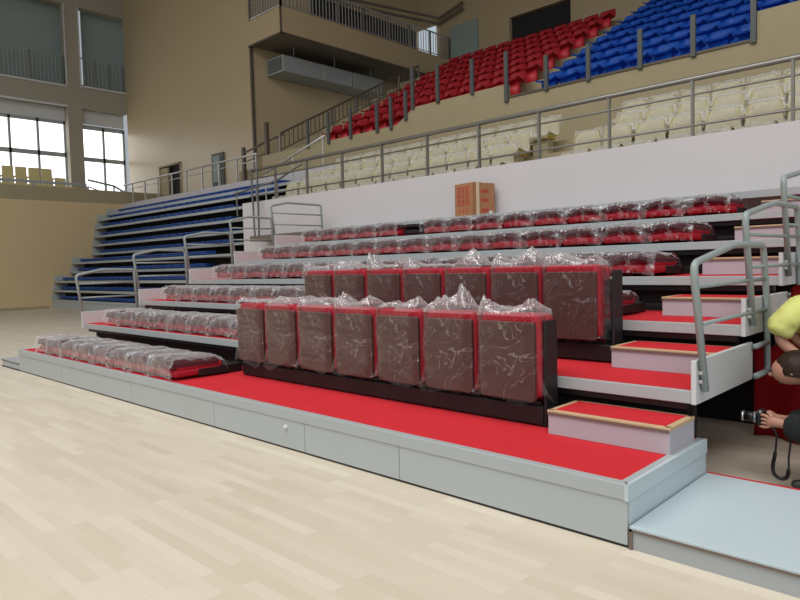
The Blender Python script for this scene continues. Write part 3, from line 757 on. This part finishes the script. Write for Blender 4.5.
# ------------------------------------------------------------------ people
def skin_obj(name, nodes, edges, m, parent=None, root=None, lv=2):
    keys = list(nodes); ix = {k: i for i, k in enumerate(keys)}
    me = bpy.data.meshes.new(name); me.from_pydata([nodes[k][0] for k in keys], [(ix[a], ix[b]) for a, b in edges], [])
    o = link(name, me, parent); me.materials.append(MT[m])
    sm = o.modifiers.new('skin', 'SKIN'); sm.use_smooth_shade = True
    sv = me.skin_vertices[0].data
    for k in keys:
        r = nodes[k][1]; sv[ix[k]].radius = r if isinstance(r, tuple) else (r, r); sv[ix[k]].use_root = (k == (root or keys[0]))
    s = o.modifiers.new('sub', 'SUBSURF'); s.levels = lv; s.render_levels = lv
    if name in ('jacket', 't_shirt', 'trousers'):      # loose folds in the cloth
        s.levels = s.render_levels = 3
        tx = bpy.data.textures.get('folds') or bpy.data.textures.new('folds', 'CLOUDS'); tx.noise_scale = .06
        d = o.modifiers.new('folds', 'DISPLACE'); d.texture = tx; d.strength = .028; d.mid_level = .45
    return o
def chain(nodes, edges, start, pts, tagname):
    prev = start
    for i, (p, r) in enumerate(pts):
        k = '%s%d' % (tagname, i); nodes[k] = (p, r); edges.append((prev, k)); prev = k
    return prev
def hair_cap(parent, c, rad, tilt, bun):
    """thick cap of hair over the skull, cut on a tilted hairline, with a bun at the back"""
    mb = MB(); c = Vector(c)
    def fn(u, v):
        a = 2 * PI * u; t = .02 + v * (PI * .62 + .12 * math.cos(a) * tilt)
        d = Vector((math.sin(t) * math.cos(a), math.sin(t) * math.sin(a), math.cos(t)))
        k = 1 + .05 * nz(a * 3, t * 2, 1) + .03 * nz(a * 12, t, 2)
        return c + Vector((d.x * rad[0], d.y * rad[1], d.z * rad[2])) * k
    mb.grid(fn, 40, 18, True); mb.solid(.012)
    hr = mb.build('hair', 'hair', parent, True)
    m2 = MB(); bmesh.ops.create_uvsphere(m2.bm, u_segments=16, v_segments=10, radius=.045, matrix=Matrix.Translation(bun)); m2.build('hair_bun', 'hair', hr, True)
# photographer squatting, facing left, holding a camera out in front
DX = -.085
p = thing('person', 'person in black squatting on the floor, brown hair, holding a camera forward', 'person')
N = dict(pelvis=((.98, 1.60, .30), .135), waist=((.90, 1.58, .44), .125), chest=((.74, 1.54, .60), .135), neck0=((.585, 1.51, .70), .055),
         head0=((.50, 1.49, .70), (.09, .085)), head1=((.435, 1.48, .70), (.115, .108)), head2=((.385, 1.475, .672), (.10, .10)), chin=((.365, 1.475, .615), (.06, .055)))
E_ = [('pelvis', 'waist'), ('waist', 'chest'), ('chest', 'neck0'), ('neck0', 'head0'), ('head0', 'head1'), ('head1', 'head2'), ('head2', 'chin')]
for s, sy, cam_y in (('l', -1, 1.385), ('r', 1, 1.47)):
    y = 1.54 + sy * .18
    chain(N, E_, 'chest', [((.66, y, .60), .062), ((.60, y - .02, .40), .05), ((.42, (y + cam_y) / 2, .375), .042), ((.315, cam_y + .01 * sy, .385), .028), ((.265, cam_y, .385), (.036, .022))], 'arm' + s)
    palm = 'arm%s4' % s
    for f in range(4):
        z = .42 - .024 * f; L = (.9, 1, .95, .8)[f]
        chain(N, E_, palm, [((.235, cam_y + .012 * sy, z), .0095), ((.205, cam_y + .008 * sy, z + .004), .009), ((.185 + .02 * (1 - L), cam_y - .012 * sy, z), .008)], 'fin%s%d' % (s, f))
    chain(N, E_, palm, [((.25, cam_y - .02 * sy, .425), .011), ((.225, cam_y - .03 * sy, .435), .0095)], 'thu' + s)
    ly = 1.56 + sy * .13
    chain(N, E_, 'pelvis', [((.90, ly, .27), .095), ((.58, ly - .03, .40), .062), ((.66, ly - .02, .22), .055), ((.72, ly, .07), .04), ((.56, ly - .02, .035), .04)], 'leg' + s)
p.location = (DX, 0, 0)
def keep_hands(N):
    for k, (q, r) in list(N.items()):
        if k[:3] in ('arm', 'fin', 'thu'):
            f = min(1, max(0, (.60 - q[0]) / .22)); N[k] = ((q[0] - DX * f, q[1], q[2]), r)
keep_hands(N)
body = skin_obj('body', N, E_, 'skin', p, 'pelvis')
J = dict(pelvis=((.98, 1.60, .32), .15), waist=((.90, 1.58, .45), .145), chest=((.70, 1.54, .60), .165), col=((.60, 1.515, .665), .085))
JE = [('pelvis', 'waist'), ('waist', 'chest'), ('chest', 'col')]
for s, sy, cam_y in (('l', -1, 1.385), ('r', 1, 1.47)):
    y = 1.54 + sy * .18
    chain(J, JE, 'chest', [((.66, y, .60), .10), ((.57, y - .02, .40), .105), ((.43, (y + cam_y) / 2, .36), .098), ((.325, cam_y + .01 * sy, .375), .066)], 'arm' + s)
keep_hands(J)
skin_obj('jacket', J, JE, 'jacket', p, 'pelvis')
T = dict(pelvis=((.99, 1.60, .28), .155)); TE = []
for s, sy in (('l', -1), ('r', 1)):
    ly = 1.56 + sy * .13
    chain(T, TE, 'pelvis', [((.90, ly, .27), .135), ((.57, ly - .03, .40), .088), ((.66, ly - .02, .22), .075), ((.72, ly, .07), .066)], 'leg' + s)
skin_obj('trousers', T, TE, 'jacket', p, 'pelvis')
for s, sy in (('l', -1), ('r', 1)):
    ly = 1.56 + sy * .13 - .03
    skin_obj('shoe', dict(h=((.74, ly, .045), .042), m=((.62, ly, .04), .042), t=((.445, ly - .01, .03), (.042, .028))), [('h', 'm'), ('m', 't')], 'shoe', p, 'm')
# hair: cap with a bun at the back, face features
hair_cap(p, (.455, 1.483, .705), (.112, .112, .108), .9, (.57, 1.49, .735))
skin_obj('nose', dict(a=((.335, 1.455, .68), .014), b=((.316, 1.45, .648), .016)), [('a', 'b')], 'skin', p, 'a', 1)
skin_obj('ear', dict(a=((.455, 1.385, .70), .018), b=((.450, 1.383, .67), .014)), [('a', 'b')], 'skin', p, 'a', 1)
for dy in (-.05, .02):
    m_ = MB(); bmesh.ops.create_uvsphere(m_.bm, u_segments=8, v_segments=6, radius=.010, matrix=Matrix.Translation((.318 + (.012 if dy < 0 else .0), 1.468 + dy, .688))); m_.build('eye', 'lens', p, True)
skin_obj('mouth', dict(a=((.378, 1.452, .612), .007), b=((.368, 1.478, .610), .008)), [('a', 'b')], 'trimbr', p, 'a', 1)
# the camera in the hands, with its strap
t = thing('camera', 'black and silver camera with strap held by the squatting person in black', 'camera')
MB().box((.175, 1.37, .355), (.225, 1.49, .43), .012).box((.18, 1.40, .43), (.22, 1.45, .445), .006).build('camera_body', 'lens', t)
lb = MB().tube([(.175, 1.43, .392), (.09, 1.43, .392)], .030, 16).build('lens_barrel', 'lens', t, True)
MB().tube([(.172, 1.43, .392), (.15, 1.43, .392)], .0335, 16).tube([(.1, 1.43, .392), (.085, 1.43, .392)], .032, 16).build('lens_ring', 'silver', lb, True)
MB().tube([(.2, 1.375, .435), (.2, 1.375, .448)], .012, 10).box((.168, 1.375, .40), (.176, 1.395, .425)).build('shutter_button', 'silver', t)
sp = [(.225, 1.375, .40), (.295, 1.37, .33), (.285, 1.37, .20), (.270, 1.37, .12), (.275, 1.38, .07), (.31, 1.39, .045), (.345, 1.395, .06), (.35, 1.40, .12), (.345, 1.41, .18), (.355, 1.42, .26), (.34, 1.43, .34)]
MB().tube(bend(sp, .04), [.006 if abs(i / 40 - .5) > .32 else .011 for i in range(len(bend(sp, .04)))]).build('strap', 'lens', t, True)
# second person in yellow, bending down behind
p = thing('person', 'person in yellow T-shirt bending down behind the photographer at the right edge', 'person', (-.08, 0, 0))
def yp(N, E_, dr, arms=True):
    for s, sy in (('l', -1), ('r', 1)):
        y = 2.14 + sy * .17
        pts = [((.34, y, 1.03), .066 + dr), ((.27, y - .02, .93), .062 + dr * 1.2), ((.215, y - .02, .845), .062 + dr * 1.3)]
        if arms: pts = [((.34, y, 1.03), .05), ((.24, y - .02, .88), .045), ((.25, y - .02, .80), .04), ((.38, y - .03, .70), .032), ((.43, y - .03, .63), (.036, .022))]
        k = chain(N, E_, 'chest', pts, 'arm' + s)
        if arms:
            for f in range(4): chain(N, E_, k, [((.435 + .012 * f, y - .045 + .02 * f, .575), .0095), ((.43 + .012 * f, y - .045 + .02 * f, .55), .008)], 'f%s%d' % (s, f))
            chain(N, E_, k, [((.405, y - .02, .60), .010), ((.395, y - .01, .575), .009)], 't' + s)
N = dict(pelvis=((.92, 2.16, .74), .15), waist=((.78, 2.15, .88), .135), chest=((.52, 2.14, 1.02), .14), neck=((.36, 2.14, 1.14), .055), h0=((.31, 2.14, 1.2), .08), h1=((.27, 2.14, 1.25), .09))
N['neck'] = ((.50, 2.14, 1.20), .055); N['h0'] = ((.475, 2.14, 1.28), (.08, .09)); N['h1'] = ((.46, 2.14, 1.36), (.085, .095)); N['chin'] = ((.40, 2.14, 1.26), .05)
E_ = [('pelvis', 'waist'), ('waist', 'chest'), ('chest', 'neck'), ('neck', 'h0'), ('h0', 'h1'), ('h0', 'chin')]
yp(N, E_, 0)
for s, sy in (('l', -1), ('r', 1)): chain(N, E_, 'pelvis', [((.90, 2.16 + sy * .1, .68), .095), ((.74, 2.15 + sy * .11, .40), .065), ((.86, 2.16 + sy * .11, .07), .045), ((.72, 2.14 + sy * .11, .035), .042)], 'leg' + s)
skin_obj('body', N, E_, 'skin', p, 'pelvis')
J = dict(pelvis=((.92, 2.16, .75), .165), waist=((.78, 2.15, .88), .158), chest=((.52, 2.14, 1.02), .16), col=((.50, 2.14, 1.14), .08)); JE = [('pelvis', 'waist'), ('waist', 'chest'), ('chest', 'col')]
yp(J, JE, .028, False)
skin_obj('t_shirt', J, JE, 'yellow', p, 'pelvis')
T = dict(pelvis=((.93, 2.16, .70), .17), waist=((.84, 2.155, .82), .168)); TE = [('pelvis', 'waist')]
for s, sy in (('l', -1), ('r', 1)): chain(T, TE, 'pelvis', [((.90, 2.16 + sy * .1, .66), .115), ((.74, 2.15 + sy * .11, .40), .085), ((.86, 2.16 + sy * .11, .09), .065)], 'leg' + s)
skin_obj('trousers', T, TE, 'clothdk', p, 'pelvis')
for sy in (-1, 1): skin_obj('shoe', dict(h=((.88, 2.16 + sy * .11, .045), .042), m=((.76, 2.15 + sy * .11, .04), .042), t=((.64, 2.13 + sy * .11, .03), (.042, .028))), [('h', 'm'), ('m', 't')], 'shoe', p, 'm')
hair_cap(p, (.475, 2.14, 1.335), (.10, .10, .11), .6, (.56, 2.14, 1.36))
